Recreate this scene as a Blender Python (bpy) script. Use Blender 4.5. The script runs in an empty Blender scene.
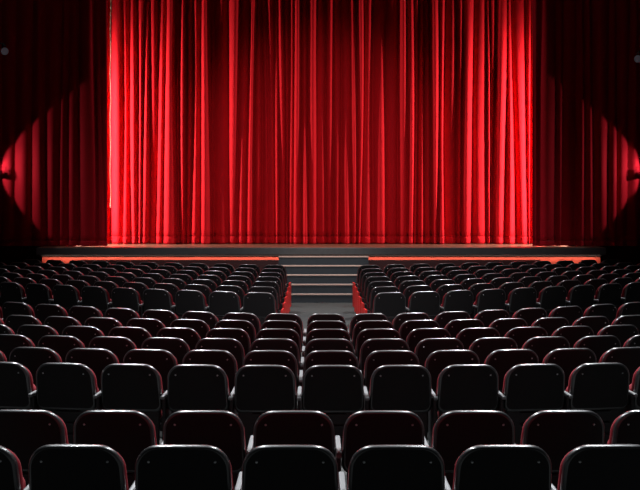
import bpy, bmesh, math, random
from mathutils import Vector, Matrix

S = bpy.context.scene
COL = S.collection
R = math.radians

# ------------------------------------------------------------------ camera
AXIS_CAM_X = -0.14
EYE = 2.32
cam_d = bpy.data.cameras.new('camera')
cam = bpy.data.objects.new('camera', cam_d)
COL.objects.link(cam)
cam.location = (AXIS_CAM_X, 0, EYE)
cam.rotation_euler = (R(90), 0, 0)
cam_d.sensor_width = 36
cam_d.lens = 950 / 640 * 36
cam_d.shift_x = 5 / 640
cam_d.shift_y = -53 / 640
cam_d.clip_end = 200
S.camera = cam

# ------------------------------------------------------------------ exposure, world
S.view_settings.view_transform = 'Standard'
S.view_settings.look = 'None'
S.view_settings.gamma = 1
S.view_settings.exposure = 0.0
S.view_settings.use_curve_mapping = False
w = bpy.data.worlds.new('world')
S.world = w
w.use_nodes = True
w.node_tree.nodes['Background'].inputs[0].default_value = (0.02, 0.02, 0.025, 1)
w.node_tree.nodes['Background'].inputs[1].default_value = 0.02


# ------------------------------------------------------------------ lights
def aim(o, target):
    d = Vector(target) - o.location
    o.rotation_euler = d.to_track_quat('-Z', 'Y').to_euler()


def spot(name, loc, target, energy, angle, blend=0.3, size=0.1, color=(1, 1, 1)):
    l = bpy.data.lights.new(name, 'SPOT')
    l.energy = energy
    l.spot_size = R(angle)
    l.spot_blend = blend
    l.shadow_soft_size = size
    l.color = color
    o = bpy.data.objects.new(name, l)
    COL.objects.link(o)
    o.location = loc
    aim(o, target)
    return o


def area(name, loc, target, energy, sx, sy, color=(1, 1, 1), spread=180):
    l = bpy.data.lights.new(name, 'AREA')
    l.shape = 'RECTANGLE'
    l.size, l.size_y = sx, sy
    l.energy = energy
    l.color = color
    l.spread = R(spread)
    o = bpy.data.objects.new(name, l)
    COL.objects.link(o)
    o.location = loc
    aim(o, target)
    return o


STAGE_Y, STAGE_Z = 21.1, 1.08
TORM_Y, MAIN_Y = 21.72, 22.72
# tall light battens standing in the wings between the side curtains and the main curtain
for s, k in ((-1, 1.0), (1, .95)):
    area('wing_batten_light', (s * 5.75, 21.92, 3.2), (s * 1.0, MAIN_Y + .3, 3.2), 265 * k, .08, 4.4, (1, .92, .88), 150)
    area('wing_batten_light', (s * 5.75, 21.92, 3.2), (s * 3.2, MAIN_Y + .6, 3.2), 30 * k, .08, 4.4, (1, .92, .88), 150)
# front of house spots under the ceiling
for s in (-1, 1):
    spot('front_of_house_light', (s * 6.2, 11.0, 7.6), (-s * .55, MAIN_Y, 2.9), 700, 31.5, 0.8, 0.08, (1, .93, .88))
# soft light from the rear of the house on the front block, the stairs and the stage edge
spot('front_fill_light', (0, 4.0, 8.4), (0, 19.6, 0.3), 2600, 42, 0.8, 0.4, (.93, .97, 1))
# spots on the two wall stands, throwing a cone across each side curtain
for s in (-1, 1):
    spot('stand_spot_light', (s * 7.88, 20.95, 2.85), (s * 4.88, 21.57, 2.72), 62, 82, 0.12, 0.03, (1, .9, .86))
    spot('stand_glow_light', (s * 7.36, 21.47, 2.88), (s * 6.9, 21.75, 2.86), 5, 100, 0.5, 0.02, (1, .9, .88))
# strip of lamps under the stage edge
area('stage_edge_light', (0, 21.245, .90), (0, 21.40, .84), 26, 12.5, .02, (1, .66, .52))
# white house lights over the seating
for s in (-1, 1):
    spot('house_light', (s * 3.2, 14.0, 8.5), (s * 1.2, 10.0, 0.6), 6500, 70, 0.9, 0.25, (.95, .97, 1))
    spot('house_light', (s * 3.2, 7.0, 8.5), (s * .6, 5.6, 0.6), 2500, 62, 1.0, 0.25, (.9, .96, 1))
    spot('house_light', (s * 4.2, 18.6, 8.5), (s * 3.4, 15.8, 0.4), 3600, 75, 0.9, 0.25, (.95, .97, 1))
spot('house_light', (0, 18.0, 8.5), (0, 19.9, 0.4), 1900, 30, 0.8, 0.25, (1, .93, .88))


# ------------------------------------------------------------------ materials
def mat(name, col, rough=0.5, metal=0.0, spec=0.5, noise=None, bump=None, sheen=0, sheen_tint=(1, 1, 1), emit=None, coat=0):
    m = bpy.data.materials.new(name)
    m.use_nodes = True
    nt = m.node_tree
    p = nt.nodes['Principled BSDF']
    p.inputs['Base Color'].default_value = (*col, 1)
    p.inputs['Roughness'].default_value = rough
    p.inputs['Metallic'].default_value = metal
    p.inputs['Specular IOR Level'].default_value = spec
    p.inputs['Coat Weight'].default_value = coat
    if sheen:
        p.inputs['Sheen Weight'].default_value = sheen
        p.inputs['Sheen Tint'].default_value = (*sheen_tint, 1)
        p.inputs['Sheen Roughness'].default_value = 0.4
    tc = nt.nodes.new('ShaderNodeTexCoord')
    if noise:
        sc, amt = noise
        n = nt.nodes.new('ShaderNodeTexNoise')
        n.inputs['Scale'].default_value = sc
        n.inputs['Detail'].default_value = 4
        nt.links.new(tc.outputs['Object'], n.inputs['Vector'])
        mx = nt.nodes.new('ShaderNodeMix')
        mx.data_type = 'RGBA'
        mx.inputs[6].default_value = (*[c * (1 - amt) for c in col], 1)
        mx.inputs[7].default_value = (*[min(1, c * (1 + amt)) for c in col], 1)
        nt.links.new(n.outputs['Fac'], mx.inputs[0])
        nt.links.new(mx.outputs[2], p.inputs['Base Color'])
    if bump:
        sc, st, di = bump
        n2 = nt.nodes.new('ShaderNodeTexNoise')
        n2.inputs['Scale'].default_value = sc
        nt.links.new(tc.outputs['Object'], n2.inputs['Vector'])
        b = nt.nodes.new('ShaderNodeBump')
        b.inputs['Strength'].default_value = st
        b.inputs['Distance'].default_value = di
        nt.links.new(n2.outputs['Fac'], b.inputs['Height'])
        nt.links.new(b.outputs['Normal'], p.inputs['Normal'])
    if emit:
        p.inputs['Emission Color'].default_value = (*emit[0], 1)
        p.inputs['Emission Strength'].default_value = emit[1]
    return m


M = dict(
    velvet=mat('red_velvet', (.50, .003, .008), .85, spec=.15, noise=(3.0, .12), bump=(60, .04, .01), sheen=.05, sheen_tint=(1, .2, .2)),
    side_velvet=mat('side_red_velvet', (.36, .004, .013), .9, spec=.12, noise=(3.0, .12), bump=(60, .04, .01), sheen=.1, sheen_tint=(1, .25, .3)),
    shell=mat('black_plastic', (.010, .0095, .0102), .6, spec=.22, bump=(220, .08, .002)),
    rim=mat('black_gloss_edge', (.014, .014, .015), .34, spec=.85, coat=.6),
    under=mat('black_panel', (.008, .008, .009), .5, spec=.4),
    fabric=mat('seat_red_fabric', (.15, .004, .010), .8, spec=.2, noise=(40, .15), bump=(300, .15, .002), sheen=.03, sheen_tint=(1, .3, .3)),
    endred=mat('end_panel_red', (.78, .03, .025), .45, spec=.4),
    arm=mat('armrest_grey', (.11, .112, .115), .45, noise=(25, .08)),
    metal=mat('screw_metal', (.55, .56, .58), .3, metal=1),
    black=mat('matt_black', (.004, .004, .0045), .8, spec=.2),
    wall=mat('wall_paint_dark', (.006, .004, .005), .9, spec=.1, noise=(4, .2)),
    carpet=mat('dark_carpet', (.065, .066, .065), .95, spec=.1, noise=(30, .35), bump=(120, .4, .01)),
    deck=mat('stage_boards', (.24, .10, .06), .35, noise=(6, .25)),
    lip=mat('stage_edging_grey', (.075, .076, .078), .4, noise=(8, .25)),
    front=mat('stage_front_red', (.62, .10, .06), .6, noise=(5, .12)),
    lowp=mat('low_panel_dark_red', (.07, .010, .010), .55, noise=(5, .2)),
    step=mat('step_blue_black', (.028, .035, .044), .6, noise=(10, .2)),
    nosing=mat('step_nosing', (.62, .44, .38), .5),
    led=mat('light_strip', (.9, .3, .2), .5, emit=((1, .16, .07), 2.2)),
    cord=mat('tan_cord', (.50, .33, .20), .8, noise=(60, .3)),
    lamp=mat('lamp_housing_grey', (.10, .12, .14), .45, spec=.5),
    lens=mat('lamp_glass', (.06, .075, .09), .15, emit=((.5, .72, .9), .018)),
)


# ------------------------------------------------------------------ helpers
def empty(name, loc, rz=0, label=None, cat=None, group=None):
    o = bpy.data.objects.new(name, None)
    COL.objects.link(o)
    o.empty_display_size = .1
    o.location = loc
    o.rotation_euler = (0, 0, rz)
    tag(o, label, cat, group)
    return o


def tag(o, label=None, cat=None, group=None, kind=None):
    if label:
        o['label'] = label
    if cat:
        o['category'] = cat
    if group:
        o['group'] = group
    if kind:
        o['kind'] = kind
    return o


def obj(name, bm, m, parent=None, smooth=False, angle=None):
    me = bpy.data.meshes.new(name)
    bmesh.ops.recalc_face_normals(bm, faces=bm.faces)
    if smooth:
        for f in bm.faces:
            f.smooth = True
    bm.to_mesh(me)
    bm.free()
    me.materials.append(m)
    o = bpy.data.objects.new(name, me)
    COL.objects.link(o)
    if parent:
        o.parent = parent
    return o


def box(bm, x0, x1, y0, y1, z0, z1, bev=0, seg=2):
    vs = [bm.verts.new((x, y, z)) for z in (z0, z1) for (x, y) in ((x0, y0), (x1, y0), (x1, y1), (x0, y1))]
    fs = [bm.faces.new([vs[i] for i in q]) for q in
          ((0, 3, 2, 1), (4, 5, 6, 7), (0, 1, 5, 4), (1, 2, 6, 5), (2, 3, 7, 6), (3, 0, 4, 7))]
    if bev:
        es = list({e for f in fs for e in f.edges})
        bmesh.ops.bevel(bm, geom=es, offset=bev, segments=seg, affect='EDGES', profile=.5)


def one_box(name, m, parent, *a, **k):
    bm = bmesh.new()
    box(bm, *a, **k)
    return obj(name, bm, m, parent)


def cyl(bm, p0, p1, r0, r1=None, n=16):
    r1 = r0 if r1 is None else r1
    p0, p1 = Vector(p0), Vector(p1)
    d = (p1 - p0)
    q = d.to_track_quat('Z', 'Y').to_matrix()
    rings = []
    for p, r in ((p0, r0), (p1, r1)):
        rings.append([bm.verts.new(p + q @ Vector((r * math.cos(2 * math.pi * i / n), r * math.sin(2 * math.pi * i / n), 0))) for i in range(n)])
    for i in range(n):
        bm.faces.new((rings[0][i], rings[0][(i + 1) % n], rings[1][(i + 1) % n], rings[1][i]))
    bm.faces.new(rings[0][::-1])
    bm.faces.new(rings[1])


def outline(hw_top, hw_bot, z0, z1, rt, rb, crown=.008, n=9):
    """Closed outline (x,z) of a rounded panel, clockwise from the lower left."""
    pts = []
    for cx, cz, r, a0 in ((-(hw_bot - rb), z0 + rb, rb, 180), ):
        for i in range(5):
            a = R(270 - 90 * i / 4)
            pts.append((cx + r * math.cos(a), cz + r * math.sin(a)))
    for i in range(1, 5):                                   # left side
        t = i / 5
        pts.append((-(hw_bot + (hw_top - hw_bot) * t), z0 + rb + (z1 - rt - z0 - rb) * t))
    for i in range(n):
        a = R(180 - 90 * i / (n - 1))
        pts.append((-(hw_top - rt) + rt * math.cos(a), z1 - rt + rt * math.sin(a)))
    for i in range(1, 8):
        t = i / 8
        pts.append((-(hw_top - rt) + 2 * (hw_top - rt) * t, z1))
    for i in range(n):
        a = R(90 - 90 * i / (n - 1))
        pts.append(((hw_top - rt) + rt * math.cos(a), z1 - rt + rt * math.sin(a)))
    for i in range(1, 5):
        t = i / 5
        pts.append(((hw_top + (hw_bot - hw_top) * t), z1 - rt + (z0 + rb - z1 + rt) * t))
    for i in range(5):
        a = R(0 - 90 * i / 4)
        pts.append(((hw_bot - rb) + rb * math.cos(a), z0 + rb + rb * math.sin(a)))
    return [(x, z + (crown * (1 - (x / hw_top) ** 2) if z > (z0 + z1) / 2 else 0)) for x, z in pts]


def slab(bm, pts, y0, y1, er, seg, fmap, back_rings=(.72, .4), edge_index=0):
    """Rounded-edged panel: outline pts, from y0 (towards the camera) to y1, edge radius er."""
    cx = 0
    cz = sum(p[1] for p in pts) / len(pts)
    hx = max(abs(p[0]) for p in pts)
    hz = (max(p[1] for p in pts) - min(p[1] for p in pts)) / 2

    def ring(ins, y):
        sx, sz = (hx - ins) / hx, (hz - ins) / hz
        return [bm.verts.new(fmap(cx + (x - cx) * sx, y, cz + (z - cz) * sz)) for x, z in pts]
    rings = []
    for f in reversed(back_rings):
        rings.append(ring(hx * f if False else (1 - f) * min(hx, hz), y0))
    for i in range(seg + 1):
        a = R(90 * i / seg)
        rings.append(ring(er * (1 - math.sin(a)), y0 + er * (1 - math.cos(a))))
    for i in range(seg + 1):
        a = R(90 * i / seg)
        rings.append(ring(er * (1 - math.cos(a)), y1 - er * (1 - math.sin(a))))
    for f in back_rings:
        rings.append(ring((1 - f) * min(hx, hz), y1))
    n = len(pts)
    nb = len(back_rings)
    for k, (a, b) in enumerate(zip(rings, rings[1:])):
        for i in range(n):
            f = bm.faces.new((a[i], a[(i + 1) % n], b[(i + 1) % n], b[i]))
            if nb <= k < nb + 2 * seg + 1:
                f.material_index = edge_index
    bm.faces.new(rings[0])
    bm.faces.new(rings[-1])


# ------------------------------------------------------------------ the setting
def ground(y):
    return (11.06 - y) * .036 if y < 11.9 else min(0.0, -.03024 + (y - 11.9) * .0233)


bm = bmesh.new()
ys = [-3, 11.9, 13.2, 24.5]
rows_v = [[bm.verts.new((x, y, ground(y))) for x in (-9.5, 9.5)] for y in ys]
for a, b in zip(rows_v, rows_v[1:]):
    bm.faces.new((a[0], a[1], b[1], b[0]))
low = [[bm.verts.new((x, y, -.3)) for x in (-9.5, 9.5)] for y in (-3, 24.5)]
bm.faces.new((low[0][0], low[1][0], low[1][1], low[0][1]))
bm.faces.new((rows_v[0][0], low[0][0], low[0][1], rows_v[0][1]))
bm.faces.new((rows_v[3][0], rows_v[3][1], low[1][1], low[1][0]))
bm.faces.new((rows_v[0][0], rows_v[1][0], rows_v[2][0], rows_v[3][0], low[1][0], low[0][0]))
bm.faces.new((rows_v[0][1], low[0][1], low[1][1], rows_v[3][1], rows_v[2][1], rows_v[1][1]))
tag(obj('floor', bm, M['carpet']), kind='structure')
tag(one_box('wall_left', M['wall'], None, -9.7, -9.5, -3.2, 24.7, -.3, 9.0), kind='structure')
tag(one_box('wall_right', M['wall'], None, 9.5, 9.7, -3.2, 24.7, -.3, 9.0), kind='structure')
tag(one_box('wall_front', M['wall'], None, -9.5, 9.5, 24.5, 24.7, -.3, 9.0), kind='structure')
tag(one_box('wall_back', M['wall'], None, -9.5, 9.5, -3.2, -3.0, -.3, 9.0), kind='structure')
tag(one_box('ceiling', M['wall'], None, -9.7, 9.7, -3.2, 24.7, 9.0, 9.2), kind='structure')

# ------------------------------------------------------------------ stage
SW = 6.33
st = empty('stage', (0, STAGE_Y, 0), 0, 'wide raised stage with grey edge and glowing red front below the curtain', 'stage')
one_box('stage_floor', M['deck'], st, -SW, SW, .12, 3.3, STAGE_Z - .10, STAGE_Z)
bm = bmesh.new()
box(bm, -SW, SW, 0, .12, .925, STAGE_Z, .012)
obj('edge_fascia', bm, M['lip'], st)
one_box('front_panel', M['front'], st, -SW + .04, SW - .04, .30, .36, 0, .98)
one_box('lip_shade_strip', M['black'], st, -SW + .04, SW - .04, .22, .30, .875, .98)  # black strip added as the shade below the edge fascia
for x0, x1 in ((-5.45, -.945), (1.045, 4.9)):
    bm = bmesh.new()
    box(bm, x0, x1, .13, .22, 0, .80, .008)
    obj('low_panel', bm, M['lowp'], st)

NR, RISE, TREAD, STEP_Y = 5, .18, .25, 19.9
stairs = empty('stage_stairs', (.05, STEP_Y, 0), 0, 'dark centre stairs with pale step edges climbing to the stage', 'stairs')
for k in range(NR):
    s_ = one_box('step', M['step'], stairs, -.99, .99, k * TREAD + .01, NR * TREAD - .10 if k < NR - 1 else NR * TREAD - .06, k * RISE, (k + 1) * RISE)
    bm = bmesh.new()
    z = (k + 1) * RISE
    box(bm, -.99, .99, k * TREAD - .006, k * TREAD + .06, z - .020, z + .006, .004)
    obj('step_nosing', bm, M['nosing'], s_)


# ------------------------------------------------------------------ curtains
def curtain(name, x0, x1, y, z0, z1, wmin, wmax, amp, seed, nz=46, hem=.16, drift=.10, spf=12, flat=None):
    """Heavy drape of irregular folds; returns (drape bmesh, hem bmesh)."""
    rnd = random.Random(seed)
    b = [x0]
    while b[-1] < x1 - wmin:
        b.append(b[-1] + wmin + (wmax - wmin) * rnd.random() ** 1.6)
    sc = (x1 - x0) / (b[-1] - x0)
    b = [x0 + (v - x0) * sc for v in b]
    nf = len(b) - 1
    d1 = [rnd.uniform(-1, 1) * drift * .8 for _ in b]
    d2 = [rnd.uniform(-1, 1) * drift * .3 for _ in b]
    ph = [rnd.uniform(0, 6.28) for _ in b]
    d1[0] = d1[-1] = d2[0] = d2[-1] = 0
    dep = [rnd.uniform(.55, 1.15) for _ in range(nf)]
    depz = [rnd.uniform(-.5, .5) for _ in range(nf)]
    skew = [rnd.uniform(-.45, .45) for _ in range(nf)]
    off = [rnd.uniform(-.5, .5) * amp * .35 for _ in range(nf + 1)]
    fine = [rnd.uniform(0, 6.28) for _ in range(nf)]

    if flat is not None:                       # the inner edge hangs flat
        i0 = nf - 1 if flat else 0
        dep[i0], depz[i0] = .05, 0
        off[i0] = off[i0 + 1] = -.95 * amp

    def row(z):
        t = (z - z0) / (z1 - z0)
        e = 1 - t
        xs = [b[i] + d1[i] * (e - .35) + d2[i] * math.sin(ph[i] + 3.5 * t) for i in range(nf + 1)]
        for i in range(1, nf + 1):
            xs[i] = max(xs[i], xs[i - 1] + .045)
        pts = []
        for i in range(nf):
            wdt = xs[i + 1] - xs[i]
            A = amp * (dep[i] + depz[i] * (e - .5) + .12 * math.sin(ph[i] + 4 * t)) * min(1.15, .35 + wdt / .24)
            A = max(A, .012) * (.75 + .25 * min(1, e * 3))
            for j in range(spf):
                s = j / spf
                u = s + skew[i] * s * (1 - s)
                # rounded crest towards the house, narrow valley between the crests
                c = math.sin(math.pi * u) ** .8 if 0 < u < 1 else 0
                base = off[i] * (1 - s) + off[i + 1] * s
                yy = y + base - A * c + .006 * math.sin(fine[i] + 9 * s + 2 * t)
                if e > .96:
                    yy += 0
                pts.append((xs[i] + wdt * s, yy))
        pts.append((xs[-1], y + (off[-1] if flat else 0)))
        return pts
    zs_d = [z0 + hem + (z1 - z0 - hem) * (i / nz) for i in range(nz + 1)]
    zs_h = [z0, z0 + hem * .35, z0 + hem * .7, z0 + hem]
    out = []
    for zs, puff in ((zs_d, 0), (zs_h, 1)):
        bm = bmesh.new()
        prev = None
        for zi, z in enumerate(zs):
            pr = row(z)
            pf = (.0, -.003, -.004, 0)[zi] if puff else 0
            vs = [bm.verts.new((x, yv + pf, z + (.012 * math.sin(x * 7.0) * 0 if zi == 0 else 0))) for x, yv in pr]
            if prev:
                for i in range(len(vs) - 1):
                    bm.faces.new((prev[i], prev[i + 1], vs[i + 1], vs[i]))
            prev = vs
        out.append(bm)
    return out


def make_curtain(name, label, m, *a, **k):
    root = empty(name, ((a[0] + a[1]) / 2, a[2], a[3]), 0, label, 'curtain')
    d, h = curtain(name, *a, **k)
    for nm, bmx in (('drape', d), ('hem', h)):
        bmesh.ops.translate(bmx, verts=bmx.verts, vec=-root.location)
        o = obj(nm, bmx, m, root, smooth=True)
        sol = o.modifiers.new('thickness', 'SOLIDIFY')
        sol.thickness = .006
        sol.offset = 0
    return root


TOPZ = 8.2
make_curtain('stage_curtain', 'bright red velvet main curtain hanging in folds across the stage', M['velvet'],
             -5.35, 5.35, MAIN_Y, STAGE_Z + .012, TOPZ, .11, .30, .16, 11, hem=.17, drift=.15)
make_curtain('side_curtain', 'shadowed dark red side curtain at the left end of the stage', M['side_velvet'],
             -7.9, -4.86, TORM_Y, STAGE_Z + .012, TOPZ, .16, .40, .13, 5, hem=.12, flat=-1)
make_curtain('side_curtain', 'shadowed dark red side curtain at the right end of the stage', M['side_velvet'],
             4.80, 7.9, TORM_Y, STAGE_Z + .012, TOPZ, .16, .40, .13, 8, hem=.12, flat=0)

# pull cord at the inner edge of the left side curtain
bm = bmesh.new()
cx, cy = -4.82, TORM_Y + .02
zc = [2.02 + (TOPZ - 2.02) * i / 40 for i in range(41)]
for i in range(40):
    cyl(bm, (cx + .006 * math.sin(i * .9), cy, zc[i]), (cx + .006 * math.sin(i * .9 + .9), cy, zc[i + 1]), .011, n=8)
cyl(bm, (cx, cy, 1.96), (cx, cy, 2.06), .02, .012, n=8)
tag(obj('curtain_cord', bm, M['cord'], smooth=True), 'thin tan cord hanging along the left edge of the bright curtain', 'cord')


# ------------------------------------------------------------------ lighting stands with lamps
def lamp(loc, aim_to, label, scale=1.0):
    root = empty('stage_spotlight', loc, 0, label, 'spotlight', 'spotlights on the side stands')
    d = (Vector(aim_to) - Vector(loc)).normalized()
    P = lambda t: tuple(d * (t * scale))
    bm = bmesh.new()
    cyl(bm, P(-.16), P(-.10), .05 * scale, .075 * scale, 20)
    cyl(bm, P(-.10), P(.08), .075 * scale, .075 * scale, 20)
    cyl(bm, P(.08), P(.14), .075 * scale, .095 * scale, 20)
    obj('housing', bm, M['lamp'], root, smooth=False)
    bm = bmesh.new()
    cyl(bm, P(.138), P(.144), .085 * scale, .085 * scale, 20)
    obj('lens', bm, M['lens'], root)
    bm = bmesh.new()
    box(bm, -.012, .012, -.10, .10, -.015, .015)
    box(bm, -.012, .012, -.10, -.085, -.015, .12)
    box(bm, -.012, .012, .085, .10, -.015, .12)
    box(bm, -.012, .012, -.10, .10, .115, .135)
    obj('yoke', bm, M['black'], root)
    return root


for s, side, zt in ((-1, 'left', 5.45), (1, 'right', 5.28)):
    X = s * 7.95
    root = empty('lighting_stand', (X, 20.95, 0), 0, 'tall black lighting stand at the %s end of the stage' % side, 'lighting stand')
    bm = bmesh.new()
    cyl(bm, (0, 0, .02), (0, 0, 6.4), .024, n=12)
    obj('pole', bm, M['black'], root, smooth=True)
    bm = bmesh.new()
    cyl(bm, (0, 0, 0), (0, 0, .03), .26, .24, n=24)
    obj('base', bm, M['black'], root)
    for za, xa, ya in ((2.93, -s * .52, .55), (zt + .16, -s * .92, .1)):
        bm = bmesh.new()
        cyl(bm, (0, 0, za), (xa, ya, za), .014, n=10)
        obj('cross_arm', bm, M['black'], root, smooth=True)
    lamp((X - s * .52, 21.50, 2.75), (s * 6.2, 21.60, 2.72), 'grey spotlight low on the %s lighting stand beside the lit side curtain' % side)
    lamp((X - s * .92, 21.05, zt), (s * 3, 12.0, 3.2), 'small dim spotlight high up on the %s lighting stand' % side, .9)


# ------------------------------------------------------------------ theatre seats
LEAN = .20


def back_map(x, y, z):
    return (x, y + (.85 - z) * LEAN + .35 * x * x, z)


def make_seat(arms=(1,), end=0):
    """A tip-up theatre seat: origin on the floor under the top of its back, facing +y."""
    root = empty('theatre_seat', (0, 0, 0))
    bm = bmesh.new()
    slab(bm, outline(.236, .245, .47, .848, .115, .05, crown=.011), 0, .046, .0185, 6, back_map, edge_index=1)
    shell = obj('back_shell', bm, M['shell'], root, smooth=True)
    shell.data.materials.append(M['rim'])
    for sx in (-1, 1):
        bm = bmesh.new()
        p = back_map(sx * .163, 0, .775)
        bmesh.ops.create_uvsphere(bm, u_segments=10, v_segments=6, radius=.0075,
                                  matrix=Matrix.Translation((p[0], p[1] + .001, p[2])) @ Matrix.Scale(.5, 4, (0, 1, 0)))
        obj('screw', bm, M['metal'], shell, smooth=True)
    bm = bmesh.new()
    slab(bm, outline(.236, .2465, .46, .829, .12, .05), .042, .098, .026, 4, back_map)
    obj('back_cushion', bm, M['fabric'], root, smooth=True)
    # lower rear panel with louvres
    bm = bmesh.new()
    box(bm, -.215, .215, .12, .145, .12, .50, .008)
    for z in (.455, .365, .275, .19):
        box(bm, -.10, .10, .104, .122, z - .008, z + .008, .005)
    obj('lower_panel', bm, M['under'], root)
    # tipped-up seat cushion in front of the back
    bm = bmesh.new()
    slab(bm, outline(.200, .200, .36, .64, .06, .05), .20, .31, .035, 3, lambda x, y, z: (x, y + (.66 - z) * .12, z))
    obj('seat_cushion', bm, M['fabric'], root, smooth=True)
    for sx in arms:
        if sx == end:
            continue
        bm = bmesh.new()
        box(bm, sx * .263 - .016, sx * .263 + .016, .0, .42, .585, .615, .009)
        obj('armrest', bm, M['arm'], root)
        bm = bmesh.new()
        box(bm, sx * .263 - .013, sx * .263 + .013, .06, .33, .0, .585, .006)
        obj('arm_stand', bm, M['under'], root)
    if end:
        bm = bmesh.new()
        box(bm, end * .300 - .014, end * .300 + .014, .05, .28, .0, .49, .006)
        obj('end_panel', bm, M['endred'], root)['label'] = 'bright red end panel'
        bm = bmesh.new()
        box(bm, end * .275 - .035, end * .275 + .035, .06, .18, .445, .475, .008)
        obj('end_bracket', bm, M['under'], root)
    return root


def kids(o):
    return list(o.children)


def copy_tree(o, parent=None):
    c = o.copy()
    COL.objects.link(c)
    if parent:
        c.parent = parent
    for ch in kids(o):
        copy_tree(ch, c)
    return c


ORD = ['', 'first', 'second', 'third', 'fourth', 'fifth', 'sixth', 'seventh', 'eighth', 'ninth', 'tenth', 'eleventh',
       'twelfth', 'thirteenth', 'fourteenth', 'fifteenth', 'sixteenth', 'seventeenth', 'eighteenth']
protos = {}


def seat(x, y, rz, label, group, arms=(1,), end=0):
    key = (arms, end)
    if key not in protos:
        protos[key] = o = make_seat(arms, end)
    else:
        o = copy_tree(protos[key])
    o.location = (x, y, ground(y + .2))
    o.rotation_euler = (0, 0, rz)
    tag(o, label, 'seat', group)
    return o


bpy.context.view_layer.update()


def inframe(x, y, m=.30):
    px = 315 + 950 * (x - AXIS_CAM_X) / y
    mm = m * 950 / y
    return -mm < px < 640 + mm


def walk(x0, a, b, pitch, y0, flatc=0.0):
    """Seat positions outwards along a row that bends towards the stage: (x, y, yaw)."""
    x = x0
    while True:
        dx = x - x0
        q = math.hypot(dx, flatc)
        sag = a * (q - flatc) + b * dx * dx
        sl = (a * dx / q if q else a) + 2 * b * dx
        yield x, y0 + sag, math.atan(sl)
        x += pitch * math.cos(math.atan(sl + b * pitch))


# front block: seven rows either side of the stair aisle
for r in range(7):
    y0 = 13.84 + .87 * r
    a = .26 + .005 * r
    b = .028 - .0055 * r
    fr = 7 - r                                  # row number counted from the stage
    rowtxt = 'row nearest the stage' if fr == 1 else '%s row from the stage' % ORD[fr]
    for s, side in ((-1, 'left'), (1, 'right')):
        for k, (x, y, th) in enumerate(walk(.962, a, max(b, 0), .556, y0)):
            if not inframe(s * x, y) or k > 14 or y > 20.70:
                break
            X = s * x
            pos = 'red-sided aisle seat' if k == 0 else 'black-backed seat'
            lab = '%s left of the stair aisle, %s, %s from aisle' if s < 0 else '%s right of the stair aisle, %s, %s from aisle'
            lab = lab % (pos, rowtxt, ORD[k + 1])
            th_ = th * (.35, .72, .92)[k] if k < 3 else th
            seat(X, y, s * th_, lab, 'seats of the front block', (-s, s) if k == 0 else (s,), -s if k == 0 else 0)

# middle block: six rows without a centre aisle
MID = [(0, .026), (0, .031), (.01, .031), (.03, .030), (.09, .027), (.17, .024)]
for r in range(6):
    y0 = 7.3 + .866 * r
    a, b = MID[r]
    fr = 6 - r
    rowtxt = '%s row' % ORD[fr]
    seat(0, y0, 0, 'black-backed seat in the middle block, %s, standing on the centre line' % rowtxt, 'seats of the middle block', (-1, 1))
    for s, side in ((-1, 'left'), (1, 'right')):
        g = walk(0, a * 1.3, b, .530 + .0015 * r, y0, 1.7)
        for k, (x, y, th) in enumerate(g):
            if k == 0:
                continue
            if not inframe(s * x, y) or k > 14:
                break
            seat(s * x, y, s * th, 'black-backed seat, middle block, %s from front, %s %s of the central seat' % (rowtxt, ORD[k], side),
                 'seats of the middle block', (s,))

# rear block: the two nearest rows
for r in range(2):
    y0 = 4.62 + .87 * r
    rowtxt = 'nearest row' if r == 0 else 'second nearest row'
    for s, side in ((-1, 'left'), (1, 'right')):
        for k, (x, y, th) in enumerate(walk(.263, 0.0, .01, .529, y0)):
            if not inframe(s * x, y) or k > 10:
                break
            seat(s * x, y, s * th, 'black-backed seat in the %s of all, %s %s of the centre line' % (rowtxt, ORD[k + 1], side),
                 'seats of the two nearest rows', (-s, s) if (k == 0 and s < 0) else (s,))
